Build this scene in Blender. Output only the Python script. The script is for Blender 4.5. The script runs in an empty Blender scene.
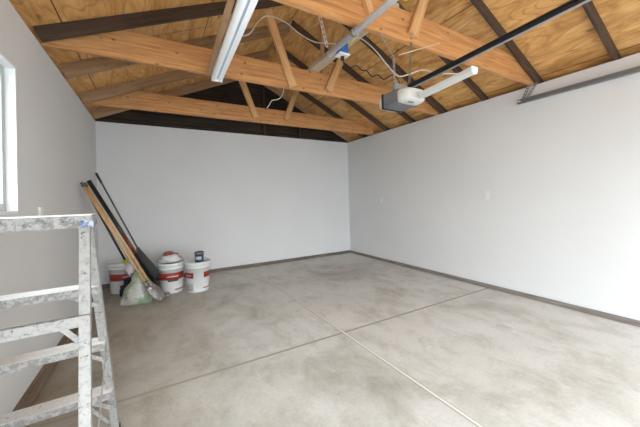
import bpy, bmesh, math, random
from mathutils import Vector, Matrix
random.seed(7)
S = bpy.context.scene
COL = S.collection

# ------------------------------------------------------------------ camera
W_PX, H_PX = 640.0, 427.0
F = 290.314
YAW, PITCH, ROLL = math.radians(29.8037), math.radians(0.5949), math.radians(-1.5724)
fw = Vector((math.sin(YAW)*math.cos(PITCH), math.cos(YAW)*math.cos(PITCH), math.sin(PITCH)))
rt = Vector((math.cos(YAW), -math.sin(YAW), 0))
up = rt.cross(fw)
r2 = rt*math.cos(ROLL) + up*math.sin(ROLL)
u2 = -rt*math.sin(ROLL) + up*math.cos(ROLL)
cam = bpy.data.cameras.new('camera')
co = bpy.data.objects.new('camera', cam); COL.objects.link(co)
cam.sensor_fit = 'HORIZONTAL'; cam.sensor_width = 36.0
cam.lens = F/W_PX*36.0
cam.shift_x = 0.0
cam.shift_y = (194.834 - H_PX/2)/W_PX
cam.clip_start = 0.02; cam.clip_end = 200
m = Matrix.Identity(4)
for i in range(3):
    m[i][0] = r2[i]; m[i][1] = u2[i]; m[i][2] = -fw[i]
m[0][3], m[1][3], m[2][3] = 0.0, 0.0, 1.231
co.matrix_world = m
S.camera = co

# ------------------------------------------------------------------ world, exposure, daylight
w = bpy.data.worlds.new('overcast_sky'); S.world = w; w.use_nodes = True
nt = w.node_tree; nt.nodes.clear()
out = nt.nodes.new('ShaderNodeOutputWorld'); bg = nt.nodes.new('ShaderNodeBackground')
bg.inputs['Color'].default_value = (0.85, 0.935, 1.0, 1); bg.inputs['Strength'].default_value = 1.0
nt.links.new(bg.outputs[0], out.inputs[0])
# overcast sky: zenith about three times as bright as the horizon
tcw = nt.nodes.new('ShaderNodeTexCoord'); sw = nt.nodes.new('ShaderNodeSeparateXYZ'); nt.links.new(tcw.outputs['Generated'], sw.inputs[0])
mw_ = nt.nodes.new('ShaderNodeMapRange'); mw_.inputs['From Min'].default_value = 0.0; mw_.inputs['From Max'].default_value = 1.0
mw_.inputs['To Min'].default_value = 0.8; mw_.inputs['To Max'].default_value = 2.4
nt.links.new(sw.outputs['Z'], mw_.inputs['Value']); nt.links.new(mw_.outputs[0], bg.inputs['Strength'])
S.view_settings.view_transform = 'Standard'
S.view_settings.look = 'None'
S.view_settings.gamma = 1.0
S.view_settings.use_curve_mapping = False
S.view_settings.exposure = 3.22

xL, xR, yB, yF, H = -0.717, 3.764, 5.28, -2.1, 2.44
SL_, SR_ = 0.45, 0.485          # roof pitch of the left and right slopes
XC = (SR_*xR + SL_*xL)/(SL_ + SR_)   # ridge line
OPENING_L = (-1.7, -0.1, 0.0, 2.10)      # assumed unseen opening in the left wall (y0,y1,z0,z1), added to brighten the right wall
WIN = (1.45, 2.45, 1.184, 2.083)       # window in the left wall
DOOR_F = (xL+0.2, xR-0.2, 0.0, 2.2)   # garage door opening behind the camera

def portal(name, loc, rot, sx, sy):
    l = bpy.data.lights.new(name, 'AREA'); l.shape = 'RECTANGLE'; l.size = sx; l.size_y = sy
    l.cycles.is_portal = True
    o = bpy.data.objects.new(name, l); COL.objects.link(o)
    o.location = loc; o.rotation_euler = rot
portal('window_daylight', (xL-0.2, (WIN[0]+WIN[1])/2, (WIN[2]+WIN[3])/2), (0, math.radians(-90), 0), WIN[3]-WIN[2], WIN[1]-WIN[0])
portal('assumed_opening_daylight', (xL-0.2, (OPENING_L[0]+OPENING_L[1])/2, 1.05), (0, math.radians(-90), 0), 2.1, OPENING_L[1]-OPENING_L[0])
portal('garage_door_daylight', (XC, yF-0.15, 1.06), (math.radians(90), 0, 0), DOOR_F[1]-DOOR_F[0], 2.13)

# ------------------------------------------------------------------ materials
def mat(name, base=(0.8,0.8,0.8), rough=0.6, metal=0.0, spec=0.5):
    m_ = bpy.data.materials.new(name); m_.use_nodes = True
    b = m_.node_tree.nodes['Principled BSDF']
    b.inputs['Base Color'].default_value = (*base, 1); b.inputs['Roughness'].default_value = rough
    b.inputs['Metallic'].default_value = metal
    b.inputs['Specular IOR Level'].default_value = spec
    return m_, m_.node_tree, b
def N(nt, t, **k):
    n = nt.nodes.new(t)
    for a, v in k.items():
        if a in n.inputs: n.inputs[a].default_value = v
        else: setattr(n, a, v)
    return n
def coords(nt, scale=(1,1,1), kind='Object', rot=(0,0,0)):
    tc = nt.nodes.new('ShaderNodeTexCoord'); mp = nt.nodes.new('ShaderNodeMapping')
    mp.inputs['Scale'].default_value = scale; mp.inputs['Rotation'].default_value = rot
    nt.links.new(tc.outputs[kind], mp.inputs['Vector']); return mp.outputs[0]
def ramp(nt, fac, stops, interp='LINEAR'):
    r = nt.nodes.new('ShaderNodeValToRGB'); r.color_ramp.interpolation = interp
    el = r.color_ramp.elements
    while len(el) < len(stops): el.new(0.5)
    for e, (p, c) in zip(el, stops):
        e.position = p; e.color = (*c, 1)
    nt.links.new(fac, r.inputs[0]); return r.outputs[0]
def mixc(nt, fac, a, b, mode='MIX'):
    n = nt.nodes.new('ShaderNodeMix'); n.data_type = 'RGBA'; n.blend_type = mode
    for s, v in ((0, fac), (6, a), (7, b)):
        if hasattr(v, 'links') or hasattr(v, 'is_linked'): nt.links.new(v, n.inputs[s])
        else: n.inputs[s].default_value = v if s == 0 else (*v, 1)
    return n.outputs[2]
def bump(nt, b, height, strength=0.3, dist=0.01):
    n = nt.nodes.new('ShaderNodeBump'); n.inputs['Strength'].default_value = strength; n.inputs['Distance'].default_value = dist
    nt.links.new(height, n.inputs['Height']); nt.links.new(n.outputs[0], b.inputs['Normal'])

def wood(name, dark, light, knot=None, axis=0, rough=0.65, knots=True):
    """sawn lumber, grain along the object's local axis"""
    m_, nt, b = mat(name, light, rough)
    sc = [14, 14, 14]; sc[axis] = 0.9
    g = N(nt, 'ShaderNodeTexNoise', Scale=3.0, Detail=6.0, Roughness=0.6, Distortion=0.6)
    nt.links.new(coords(nt, sc), g.inputs['Vector'])
    c = ramp(nt, g.outputs['Fac'], [(0.3, dark), (0.68, light)])
    oi = nt.nodes.new('ShaderNodeObjectInfo')
    hs = N(nt, 'ShaderNodeHueSaturation')
    mr = N(nt, 'ShaderNodeMapRange'); mr.inputs['To Min'].default_value = 0.86; mr.inputs['To Max'].default_value = 1.12
    nt.links.new(oi.outputs['Random'], mr.inputs['Value']); nt.links.new(mr.outputs[0], hs.inputs['Value'])
    if knots:
        sk = [8.0, 8.0, 8.0]; sk[axis] = 4.2
        v = N(nt, 'ShaderNodeTexVoronoi', Scale=1.3); nt.links.new(coords(nt, sk), v.inputs['Vector'])
        k = ramp(nt, v.outputs['Distance'], [(0.05, (0.9,0.9,0.9)), (0.12, (0,0,0))])
        c = mixc(nt, k, c, knot or tuple(x*0.35 for x in dark))
    nt.links.new(c, hs.inputs['Color']); nt.links.new(hs.outputs[0], b.inputs['Base Color'])
    bump(nt, b, g.outputs['Fac'], 0.15, 0.004)
    return m_

M = {}
M['fir'] = wood('fir_lumber', (0.38,0.16,0.055), (0.66,0.34,0.13))
M['fir_pale'] = wood('pale_fir_lumber', (0.46,0.25,0.11), (0.72,0.44,0.20))
M['old'] = wood('weathered_lumber', (0.25,0.14,0.07), (0.47,0.29,0.155))
M['dark'] = wood('dark_stained_lumber', (0.034,0.020,0.014), (0.098,0.056,0.035), knots=False)
M['grey_wood'] = wood('grey_weathered_lumber', (0.42,0.34,0.26), (0.64,0.54,0.43), knots=False)
M['sill'] = wood('dark_sill_lumber', (0.14,0.09,0.06), (0.30,0.21,0.145), knots=False, axis=1)
M['sill_grey'] = wood('grey_brown_sill_lumber', (0.12,0.10,0.085), (0.25,0.22,0.20), knots=False, axis=1)
M['sill_x'] = wood('dark_sill_lumber_across', (0.085,0.065,0.055), (0.20,0.16,0.13), knots=False, axis=0)

def plywood(name, dark, mid, light):
    m_, nt, b = mat(name, mid, 0.6)
    n1 = N(nt, 'ShaderNodeTexNoise', Scale=1.0, Detail=5.0, Roughness=0.6, Distortion=2.2); nt.links.new(coords(nt, (4.5,1.3,4.5)), n1.inputs['Vector'])
    c1 = ramp(nt, n1.outputs['Fac'], [(0.30, dark), (0.48, mid), (0.70, light)])
    # cathedral grain: contour lines of a stretched noise
    n0 = N(nt, 'ShaderNodeTexNoise', Scale=1.0, Detail=1.5, Distortion=0.5); nt.links.new(coords(nt, (3.4,0.65,3.4)), n0.inputs['Vector'])
    mu = N(nt, 'ShaderNodeMath', operation='MULTIPLY'); nt.links.new(n0.outputs['Fac'], mu.inputs[0]); mu.inputs[1].default_value = 95.0
    si = N(nt, 'ShaderNodeMath', operation='SINE'); nt.links.new(mu.outputs[0], si.inputs[0])
    c2 = ramp(nt, si.outputs[0], [(0.0, (1,1,1)), (0.55, (1,1,1)), (1.0, (0.72,0.62,0.52))])
    c = mixc(nt, 0.7, c1, c2, 'MULTIPLY')
    fine = N(nt, 'ShaderNodeTexNoise', Scale=4.0, Detail=5.0); nt.links.new(coords(nt, (16,2.2,16)), fine.inputs['Vector'])
    c = mixc(nt, 0.35, c, ramp(nt, fine.outputs['Fac'], [(0.3, (0.7,0.62,0.54)), (0.6, (1,1,1))]), 'MULTIPLY')
    # knots / plugs
    v = N(nt, 'ShaderNodeTexVoronoi', Scale=1.0); nt.links.new(coords(nt, (5.5,2.4,5.5)), v.inputs['Vector'])
    c = mixc(nt, ramp(nt, v.outputs['Distance'], [(0.04, (0.8,0.8,0.8)), (0.12, (0,0,0))]), c, (0.13,0.06,0.025))
    # panel seams every 1.22 m across the slope (y) 
    br = N(nt, 'ShaderNodeTexBrick'); br.inputs['Scale'].default_value = 1.0
    br.inputs['Brick Width'].default_value = 2.44; br.inputs['Row Height'].default_value = 1.09
    br.inputs['Mortar Size'].default_value = 0.004; br.inputs['Mortar Smooth'].default_value = 0.0
    nt.links.new(coords(nt, (1,1,1), rot=(0,0,math.radians(90))), br.inputs['Vector'])
    c = mixc(nt, br.outputs['Fac'], c, (0.06,0.03,0.015))
    nt.links.new(c, b.inputs['Base Color'])
    return m_
M['ply'] = plywood('plywood_sheathing', (0.46,0.22,0.065), (0.68,0.36,0.12), (0.82,0.50,0.20))

# drywall
m_, nt, b = mat('painted_drywall', (0.70,0.70,0.69), 0.85, spec=0.2)
n1 = N(nt, 'ShaderNodeTexNoise', Scale=1.3, Detail=4.0); nt.links.new(coords(nt), n1.inputs['Vector'])
nt.links.new(ramp(nt, n1.outputs['Fac'], [(0.3, (0.70,0.70,0.695)), (0.7, (0.73,0.73,0.725))]), b.inputs['Base Color'])
n2 = N(nt, 'ShaderNodeTexNoise', Scale=60.0, Detail=3.0); nt.links.new(coords(nt), n2.inputs['Vector'])
bump(nt, b, n2.outputs['Fac'], 0.08, 0.002)
M['drywall'] = m_

# concrete floor
m_, nt, b = mat('stained_concrete', (0.4,0.38,0.34), 0.6, spec=0.35)
big = N(nt, 'ShaderNodeTexNoise', Scale=0.9, Detail=6.0, Roughness=0.62, Distortion=0.3); nt.links.new(coords(nt), big.inputs['Vector'])
c = ramp(nt, big.outputs['Fac'], [(0.28, (0.41,0.395,0.345)), (0.46, (0.64,0.63,0.60)), (0.62, (0.70,0.69,0.675))])
mid = N(nt, 'ShaderNodeTexNoise', Scale=4.5, Detail=8.0, Roughness=0.72, Distortion=0.4); nt.links.new(coords(nt, (1,0.6,1)), mid.inputs['Vector'])
c = mixc(nt, 0.85, c, ramp(nt, mid.outputs['Fac'], [(0.33, (0.74,0.715,0.65)), (0.52, (1,1,1)), (0.75, (1.06,1.04,1.0))]), 'MULTIPLY')
fine = N(nt, 'ShaderNodeTexNoise', Scale=45.0, Detail=6.0); nt.links.new(coords(nt), fine.inputs['Vector'])
c = mixc(nt, 0.35, c, ramp(nt, fine.outputs['Fac'], [(0.3, (0.75,0.74,0.72)), (0.6, (1,1,1))]), 'MULTIPLY')
# brown dirt stain and dimmer light baked into the colour along the left side, irregular edge
sx = nt.nodes.new('ShaderNodeSeparateXYZ'); tc = nt.nodes.new('ShaderNodeTexCoord'); nt.links.new(tc.outputs['Object'], sx.inputs[0])
wob = N(nt, 'ShaderNodeTexNoise', Scale=1.1, Detail=6.0, Roughness=0.65); nt.links.new(tc.outputs['Object'], wob.inputs['Vector'])
ad = N(nt, 'ShaderNodeMath', operation='MULTIPLY_ADD'); nt.links.new(wob.outputs['Fac'], ad.inputs[0]); ad.inputs[1].default_value = -2.6
nt.links.new(sx.outputs['X'], ad.inputs[2])
st = ramp(nt, ad.outputs[0], [(0.0, (1,1,1)), (1.0, (0,0,0))])
mr = N(nt, 'ShaderNodeMapRange'); mr.inputs['From Min'].default_value = -1.9; mr.inputs['From Max'].default_value = -0.3
mr.inputs['To Min'].default_value = 0.85; mr.inputs['To Max'].default_value = 0.0
nt.links.new(ad.outputs[0], mr.inputs['Value'])
c = mixc(nt, mr.outputs[0], c, mixc(nt, 1.0, c, (0.50,0.43,0.33), 'MULTIPLY'))
# control joints: a pale filled one along the room, a dark cut one across
def line(axis_out, pos, half):
    a = N(nt, 'ShaderNodeMath', operation='SUBTRACT'); nt.links.new(axis_out, a.inputs[0]); a.inputs[1].default_value = pos
    b_ = N(nt, 'ShaderNodeMath', operation='ABSOLUTE'); nt.links.new(a.outputs[0], b_.inputs[0])
    l = N(nt, 'ShaderNodeMath', operation='LESS_THAN'); nt.links.new(b_.outputs[0], l.inputs[0]); l.inputs[1].default_value = half
    return l.outputs[0]
c = mixc(nt, line(sx.outputs['Y'], 2.215, 0.012), c, (0.34,0.31,0.26))
c = mixc(nt, line(sx.outputs['X'], 1.475, 0.016), c, (0.42,0.39,0.34))
c = mixc(nt, line(sx.outputs['X'], 1.478, 0.0075), c, (0.80,0.785,0.75))
nt.links.new(c, b.inputs['Base Color'])
bump(nt, b, mid.outputs['Fac'], 0.12, 0.01)
M['concrete'] = m_

# siding at the gable
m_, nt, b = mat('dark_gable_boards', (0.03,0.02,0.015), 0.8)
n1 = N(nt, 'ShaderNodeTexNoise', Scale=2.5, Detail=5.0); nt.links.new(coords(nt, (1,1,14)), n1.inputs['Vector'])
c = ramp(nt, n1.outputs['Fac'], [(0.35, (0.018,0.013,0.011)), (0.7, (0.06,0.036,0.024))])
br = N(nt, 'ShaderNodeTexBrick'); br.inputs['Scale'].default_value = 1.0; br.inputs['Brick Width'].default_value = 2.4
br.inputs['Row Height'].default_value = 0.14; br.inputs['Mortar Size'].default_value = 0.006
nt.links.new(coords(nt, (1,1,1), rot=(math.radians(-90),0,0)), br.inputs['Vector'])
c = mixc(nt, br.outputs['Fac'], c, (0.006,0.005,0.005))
nt.links.new(c, b.inputs['Base Color']); M['gable'] = m_

def splatter(name, base, spots, rough, metal, sc=(1,1,1), lo=0.50, hi=0.56):
    m_, nt, b = mat(name, base, rough, metal)
    n1 = N(nt, 'ShaderNodeTexNoise', Scale=45.0, Detail=6.0, Roughness=0.75, Distortion=0.4); nt.links.new(coords(nt, sc), n1.inputs['Vector'])
    n2 = N(nt, 'ShaderNodeTexNoise', Scale=85.0, Detail=4.0, Roughness=0.6); nt.links.new(coords(nt), n2.inputs['Vector'])
    f1 = ramp(nt, n1.outputs['Fac'], [(lo, (0,0,0)), (hi, (1,1,1))])
    c = mixc(nt, f1, base, spots)
    c = mixc(nt, ramp(nt, n2.outputs['Fac'], [(0.62, (0,0,0)), (0.68, (1,1,1))]), c, tuple(x*0.35 for x in base))
    nt.links.new(c, b.inputs['Base Color'])
    return m_
M['alu'] = splatter('paint_spattered_aluminium', (0.23,0.225,0.215), (0.365,0.36,0.345), 0.5, 0.1, lo=0.36, hi=0.52)
M['alu_grey'] = splatter('grey_spattered_aluminium', (0.24,0.235,0.225), (0.40,0.39,0.375), 0.5, 0.2, lo=0.47, hi=0.55)
M['alu_top'] = splatter('white_cap_top', (0.85,0.85,0.84), (0.80,0.80,0.78), 0.5, 0.0)  # top of the cap, much paler than its sides
M['cap'] = splatter('spattered_top_cap', (0.17,0.165,0.16), (0.37,0.365,0.35), 0.6, 0.0, lo=0.40, hi=0.52)
M['blue_tape'] = splatter('smeared_blue_paint', (0.10,0.16,0.30), (0.45,0.47,0.50), 0.5, 0.0, lo=0.48, hi=0.55)
M['tread_top'] = splatter('white_tread_top', (0.83,0.82,0.80), (0.78,0.77,0.75), 0.5, 0.0)  # tread tops, paler than their flanges

M['galv'] = mat('galvanised_steel', (0.72,0.73,0.75), 0.35, 0.5)[0]
M['galv_dull'] = mat('dull_galvanised_steel', (0.33,0.33,0.33), 0.5, 0.6)[0]
M['white_metal'] = mat('white_enamel', (0.88,0.88,0.89), 0.45)[0]
m_, nt, b = mat('whitened_tube', (0.90,0.91,0.93), 0.4)
b.inputs['Emission Color'].default_value = (0.9, 0.95, 1.0, 1); b.inputs['Emission Strength'].default_value = 0.03  # faint glow added to whiten tubes that look unlit
M['tube'] = m_
M['blue_metal'] = mat('grey_blue_metal', (0.48,0.54,0.62), 0.4)[0]  # grey-blue ridge between the tubes
M['white_plastic'] = mat('white_plastic', (0.78,0.78,0.76), 0.35)[0]
M['lens'] = mat('milky_lens', (0.56,0.55,0.52), 0.3)[0]
M['motor_grey'] = mat('grey_motor_case', (0.13,0.13,0.14), 0.5)[0]
M['black_metal'] = mat('black_rail_metal', (0.016,0.015,0.016), 0.4, 0.3)[0]
M['blue_plastic'] = mat('blue_plastic_box', (0.03,0.14,0.42), 0.4)[0]
M['wire_white'] = mat('white_cable_jacket', (0.60,0.57,0.50), 0.5)[0]
M['wire_yellow'] = mat('yellow_cable_jacket', (0.75,0.58,0.06), 0.5)[0]
M['wire_black'] = mat('black_cord_jacket', (0.03,0.02,0.018), 0.5)[0]
M['wire_cream'] = mat('cream_thin_cord', (0.62,0.50,0.36), 0.6)[0]
M['window_white'] = mat('white_window_paint', (0.83,0.84,0.84), 0.4)[0]
M['vinyl'] = mat('grey_green_window_vinyl', (0.42,0.46,0.45), 0.4)[0]
M['red'] = mat('red_label_print', (0.30,0.03,0.02), 0.45)[0]
M['label_dark'] = mat('dark_label_print', (0.07,0.05,0.045), 0.5)[0]
M['label_white'] = mat('white_label_print', (0.8,0.78,0.76), 0.5)[0]
M['label_grey'] = mat('grey_label_print', (0.45,0.47,0.50), 0.5)[0]
M['tan'] = wood('tan_tool_handle', (0.50,0.27,0.10), (0.72,0.45,0.22), knots=False, axis=2, rough=0.45)
M['tool_black'] = mat('black_handle_coat', (0.015,0.013,0.013), 0.35)[0]
M['tool_red'] = mat('red_handle_band', (0.17,0.04,0.015), 0.45)[0]
M['tool_grey'] = mat('grey_handle_coat', (0.10,0.10,0.095), 0.45)[0]
M['yellow'] = mat('yellow_plastic', (0.62,0.55,0.03), 0.4)[0]
M['steel'] = splatter('dirty_steel', (0.22,0.20,0.18), (0.40,0.38,0.35), 0.5, 0.4, sc=(0.8,0.8,0.8), lo=0.47, hi=0.56)
M['rake'] = mat('black_rake_plastic', (0.022,0.021,0.024), 0.4)[0]
M['navy'] = mat('navy_fabric', (0.018,0.028,0.07), 0.85)[0]
M['rag'] = mat('pale_pink_rag', (0.62,0.56,0.58), 0.9)[0]
M['cloth'] = mat('crumpled_white_plastic_sheet', (0.68,0.67,0.66), 0.5)[0]
M['brush_red'] = mat('rust_red_plastic', (0.28,0.07,0.04), 0.5)[0]
M['can_blue'] = mat('dark_blue_can_label', (0.03,0.07,0.13), 0.4)[0]
M['drive'] = mat('driveway_concrete', (0.14,0.14,0.14), 0.8)[0]
# printed bag
m_, nt, b = mat('printed_seed_bag', (0.6,0.62,0.58), 0.35)
n1 = N(nt, 'ShaderNodeTexNoise', Scale=7.0, Detail=2.0); nt.links.new(coords(nt), n1.inputs['Vector'])
n2 = N(nt, 'ShaderNodeTexNoise', Scale=26.0, Detail=2.0); nt.links.new(coords(nt, (0.5,0.5,1)), n2.inputs['Vector'])
c = ramp(nt, n1.outputs['Fac'], [(0.49, (0.52,0.52,0.48)), (0.54, (0.36,0.42,0.26)), (0.66, (0.26,0.34,0.17))])
c = mixc(nt, ramp(nt, n2.outputs['Fac'], [(0.60, (0,0,0)), (0.64, (1,1,1))]), c, (0.30,0.32,0.30))
nt.links.new(c, b.inputs['Base Color']); M['bag'] = m_
# glass
m_, nt, b = mat('window_glass', (1,1,1), 0.0)
nt.nodes.remove(b)
gl = nt.nodes.new('ShaderNodeBsdfGlossy'); gl.inputs['Roughness'].default_value = 0.02
tr = nt.nodes.new('ShaderNodeBsdfTransparent'); tr.inputs[0].default_value = (0.95,0.97,0.96,1)
mx = nt.nodes.new('ShaderNodeMixShader'); mx.inputs[0].default_value = 0.07
nt.links.new(tr.outputs[0], mx.inputs[1]); nt.links.new(gl.outputs[0], mx.inputs[2])
nt.links.new(mx.outputs[0], nt.nodes['Material Output'].inputs[0]); M['glass'] = m_

# ------------------------------------------------------------------ mesh helpers (all take absolute coordinates)
def BM(): return bmesh.new()
def box(bm, p0, p1, bev=0.0):
    b_ = bmesh.new(); bmesh.ops.create_cube(b_, size=1)
    c = [(p0[i]+p1[i])/2 for i in range(3)]; s = [abs(p1[i]-p0[i]) for i in range(3)]
    for v in b_.verts: v.co = Vector([c[i]+v.co[i]*s[i] for i in range(3)])
    if bev: bmesh.ops.bevel(b_, geom=b_.edges[:], offset=bev, segments=2, affect='EDGES', profile=0.5)
    merge(bm, b_); return bm
def merge(bm, b_, mw=None):
    me = bpy.data.meshes.new('tmp'); 
    if mw is not None: b_.transform(mw)
    b_.to_mesh(me); b_.free(); bm.from_mesh(me); bpy.data.meshes.remove(me)
def frame(d, upv=(0,0,1)):
    d = Vector(d).normalized(); u_ = Vector(upv)
    if abs(d.dot(u_.normalized())) > 0.99: u_ = Vector((0,1,0))
    s = u_.cross(d).normalized(); t = d.cross(s)
    return d, s, t
def tube(bm, pts, r, seg=8, smooth=True, rads=None, cap=True):
    pts = [Vector(p) for p in pts]
    if smooth and len(pts) > 2:
        q = []
        for i in range(len(pts)-1):
            a = pts[max(i-1,0)]; b_ = pts[i]; c = pts[i+1]; d = pts[min(i+2,len(pts)-1)]
            for k in range(6):
                t = k/6; q.append(0.5*((2*b_)+(c-a)*t+(2*a-5*b_+4*c-d)*t*t+(3*b_-a-3*c+d)*t**3))
        q.append(pts[-1]); pts = q
    n = len(pts); rings = []
    prev = None
    for i, p in enumerate(pts):
        d = (pts[min(i+1,n-1)]-pts[max(i-1,0)]).normalized()
        if prev is None: _, s, t = frame(d)
        else:
            s = (prev - d*prev.dot(d)).normalized(); t = d.cross(s)
        prev = s
        rr = rads[i] if rads else r
        rings.append([bm.verts.new(p + (s*math.cos(2*math.pi*k/seg)+t*math.sin(2*math.pi*k/seg))*rr) for k in range(seg)])
    for a, b_ in zip(rings, rings[1:]):
        for k in range(seg):
            f = bm.faces.new((a[k], a[(k+1)%seg], b_[(k+1)%seg], b_[k])); f.smooth = True
    if cap:
        bm.faces.new(rings[0][::-1]); bm.faces.new(rings[-1])
    return bm
def lathe(bm, c, prof, seg=40, a0=0, a1=2*math.pi, closed=True):
    rings = []
    for r, z in prof:
        rings.append([bm.verts.new((c[0]+r*math.cos(a0+(a1-a0)*k/seg), c[1]+r*math.sin(a0+(a1-a0)*k/seg), c[2]+z)) for k in range(seg if closed else seg+1)])
    for a, b_ in zip(rings, rings[1:]):
        n = len(a)
        for k in range(n if closed else n-1):
            f = bm.faces.new((a[k], a[(k+1)%n], b_[(k+1)%n], b_[k])); f.smooth = True
    return bm
def beam(bm, p0, p1, wd, ht, upv=(0,0,1), bev=0.002):
    """rectangular bar between two points, in absolute coordinates; wd across, ht along upv"""
    p0, p1 = Vector(p0), Vector(p1); d, s, t = frame(p1-p0, upv)
    b_ = bmesh.new(); bmesh.ops.create_cube(b_, size=1); L = (p1-p0).length
    for v in b_.verts: v.co = Vector((v.co.x*L, v.co.y*wd, v.co.z*ht))
    if bev: bmesh.ops.bevel(b_, geom=b_.edges[:], offset=bev, segments=1, affect='EDGES')
    mw = Matrix.Identity(4); c = (p0+p1)/2
    for i in range(3): mw[i][0]=d[i]; mw[i][1]=s[i]; mw[i][2]=t[i]; mw[i][3]=c[i]
    merge(bm, b_, mw); return bm
def obj(name, bm, material, parent=None, origin=None, frm=None):
    """link a bmesh as one object. origin: absolute point; frm: 3x3-ish Matrix for local axes (grain)"""
    o_abs = Vector(origin) if origin is not None else (Vector(parent['_abs']) if parent is not None else Vector((0,0,0)))
    T = Matrix.Translation(o_abs)
    if frm is not None: T = T @ frm.to_4x4()
    bm.transform(T.inverted())
    bmesh.ops.recalc_face_normals(bm, faces=bm.faces[:])
    me = bpy.data.meshes.new(name); bm.to_mesh(me); bm.free()
    mats = material if isinstance(material, (list, tuple)) else [material]
    for mm in mats: me.materials.append(mm)
    o = bpy.data.objects.new(name, me); COL.objects.link(o)
    if parent is not None:
        o.parent = parent; T = Matrix.Translation(-Vector(parent['_abs'])) @ T
    o.matrix_local = T
    o['_abs'] = tuple(o_abs)
    return o
def lumber(name, p0, p1, wd, ht, material, parent=None, upv=(0,0,1), clip=None):
    """one board with grain along its length; local origin at its middle"""
    bm = beam(BM(), p0, p1, wd, ht, upv)
    for (pc, pn) in (clip or []):
        r = bmesh.ops.bisect_plane(bm, geom=bm.verts[:]+bm.edges[:]+bm.faces[:], plane_co=pc, plane_no=pn, clear_outer=True)
        ed = [e for e in r['geom_cut'] if isinstance(e, bmesh.types.BMEdge)]
        bmesh.ops.contextual_create(bm, geom=ed)
    d, s, t = frame(Vector(p1)-Vector(p0), upv)
    fr = Matrix((d, s, t)).transposed()
    o = obj(name, bm, material, parent, (Vector(p0)+Vector(p1))/2, fr)
    return o
def tag(o, label, cat, group=None):
    o['label'] = label; o['category'] = cat
    if group: o['group'] = group
    return o
def thing(name, loc, label, cat, group=None):
    o = bpy.data.objects.new(name, None); COL.objects.link(o); o.location = loc; o['_abs'] = tuple(loc)
    o.empty_display_size = 0.1
    return tag(o, label, cat, group)
def struct(o): o['kind'] = 'structure'; return o

# ------------------------------------------------------------------ setting
T = 0.14
struct(obj('floor', box(BM(), (xL-T, yF, -0.12), (xR+T, yB+T, 0.0)), M['concrete']))
struct(obj('ground', box(BM(), (-14, -16, -0.5), (18, 14, -0.13)), M['drive']))
def wall_with_holes_x(x0, x1, holes):
    bm = BM(); y = yF
    for (a, b_, c, d) in holes:
        box(bm, (x0, y, 0), (x1, a, H))
        if c > 0.01: box(bm, (x0, a, 0), (x1, b_, c))
        box(bm, (x0, a, d), (x1, b_, H)); y = b_
    box(bm, (x0, y, 0), (x1, yB+T, H)); return bm
struct(obj('wall_left', wall_with_holes_x(xL-T, xL, [OPENING_L, WIN]), M['drywall']))
struct(obj('wall_right', box(BM(), (xR, yF, 0), (xR+T, yB+T, H)), M['drywall']))
struct(obj('wall_back', box(BM(), (xL, yB, 0), (xR, yB+T, H)), M['drywall']))
bm = BM(); box(bm, (xL-T, yF-T, 0), (DOOR_F[0], yF, H)); box(bm, (DOOR_F[1], yF-T, 0), (xR+T, yF, H)); box(bm, (DOOR_F[0], yF-T, DOOR_F[3]), (DOOR_F[1], yF, H))
struct(obj('wall_front', bm, M['drywall']))
RD = 0.095                      # rafter depth, vertical
def slope_z(x, off=0.0): return H + off + (SL_*(x-xL) if x < XC else SR_*(xR-x))
def gable(name, y0, y1, material, z0=H):
    bm = BM(); pts = [(xL-T, z0), (xR+T, z0), (xR+T, H-0.04+RD), (XC, slope_z(XC)+RD+0.03), (xL-T, H-0.04+RD)]
    a = [bm.verts.new((x, y0, z)) for x, z in pts]; b_ = [bm.verts.new((x, y1, z)) for x, z in pts]
    bm.faces.new(a); bm.faces.new(b_[::-1])
    for i in range(5): bm.faces.new((a[i], a[(i+1)%5], b_[(i+1)%5], b_[i]))
    return struct(obj(name, bm, material))
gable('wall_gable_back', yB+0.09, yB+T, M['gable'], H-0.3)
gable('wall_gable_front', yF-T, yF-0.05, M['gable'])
for i, x in enumerate((1.86, 2.60)):
    zt = slope_z(x) - 0.02
    struct(obj('trim_%d' % (i+10), beam(BM(), (x, yB+0.055, H-0.02), (x, yB+0.055, zt), 0.04, 0.065, (0,1,0)), M['dark']))
# plywood sheathing in two slopes
for side in (-1, 1):
    bm = BM(); xe = xR+0.35 if side > 0 else xL-0.35
    sl = SR_ if side > 0 else SL_; ze = H + RD - sl*0.35; zr = slope_z(XC) + RD
    y0, y1 = yF-0.3, yB+0.35
    q = [(xe, y0, ze), (XC, y0, zr), (XC, y1, zr), (xe, y1, ze)]
    a = [bm.verts.new(p) for p in q]; b_ = [bm.verts.new((p[0], p[1], p[2]+0.016)) for p in q]
    bm.faces.new(a); bm.faces.new(b_[::-1])
    for i in range(4): bm.faces.new((a[i], a[(i+1)%4], b_[(i+1)%4], b_[i]))
    struct(obj('ceiling' , bm, M['ply'], origin=(XC, 0.4*side, zr)))
# top plates / blocking above the side walls
struct(obj('trim_1', box(BM(), (xL-T, yF, H), (xL-0.10, yB, H+0.06)), M['old']))
struct(obj('trim_2', box(BM(), (xR+0.10, yF, H), (xR+T, yB, H+0.06)), M['old']))
# mud sills at the foot of the walls
struct(obj('baseboard_left', box(BM(), (xL, 0.95, 0), (xL+0.045, yB-0.03, 0.075), 0.004), M['sill']))
struct(obj('baseboard_right', box(BM(), (xR-0.025, yF, 0), (xR, yB-0.03, 0.05), 0.004), M['sill_grey']))
struct(obj('baseboard_back', box(BM(), (xL, yB-0.03, 0), (xR, yB, 0.055), 0.004), M['sill_x']))

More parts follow.
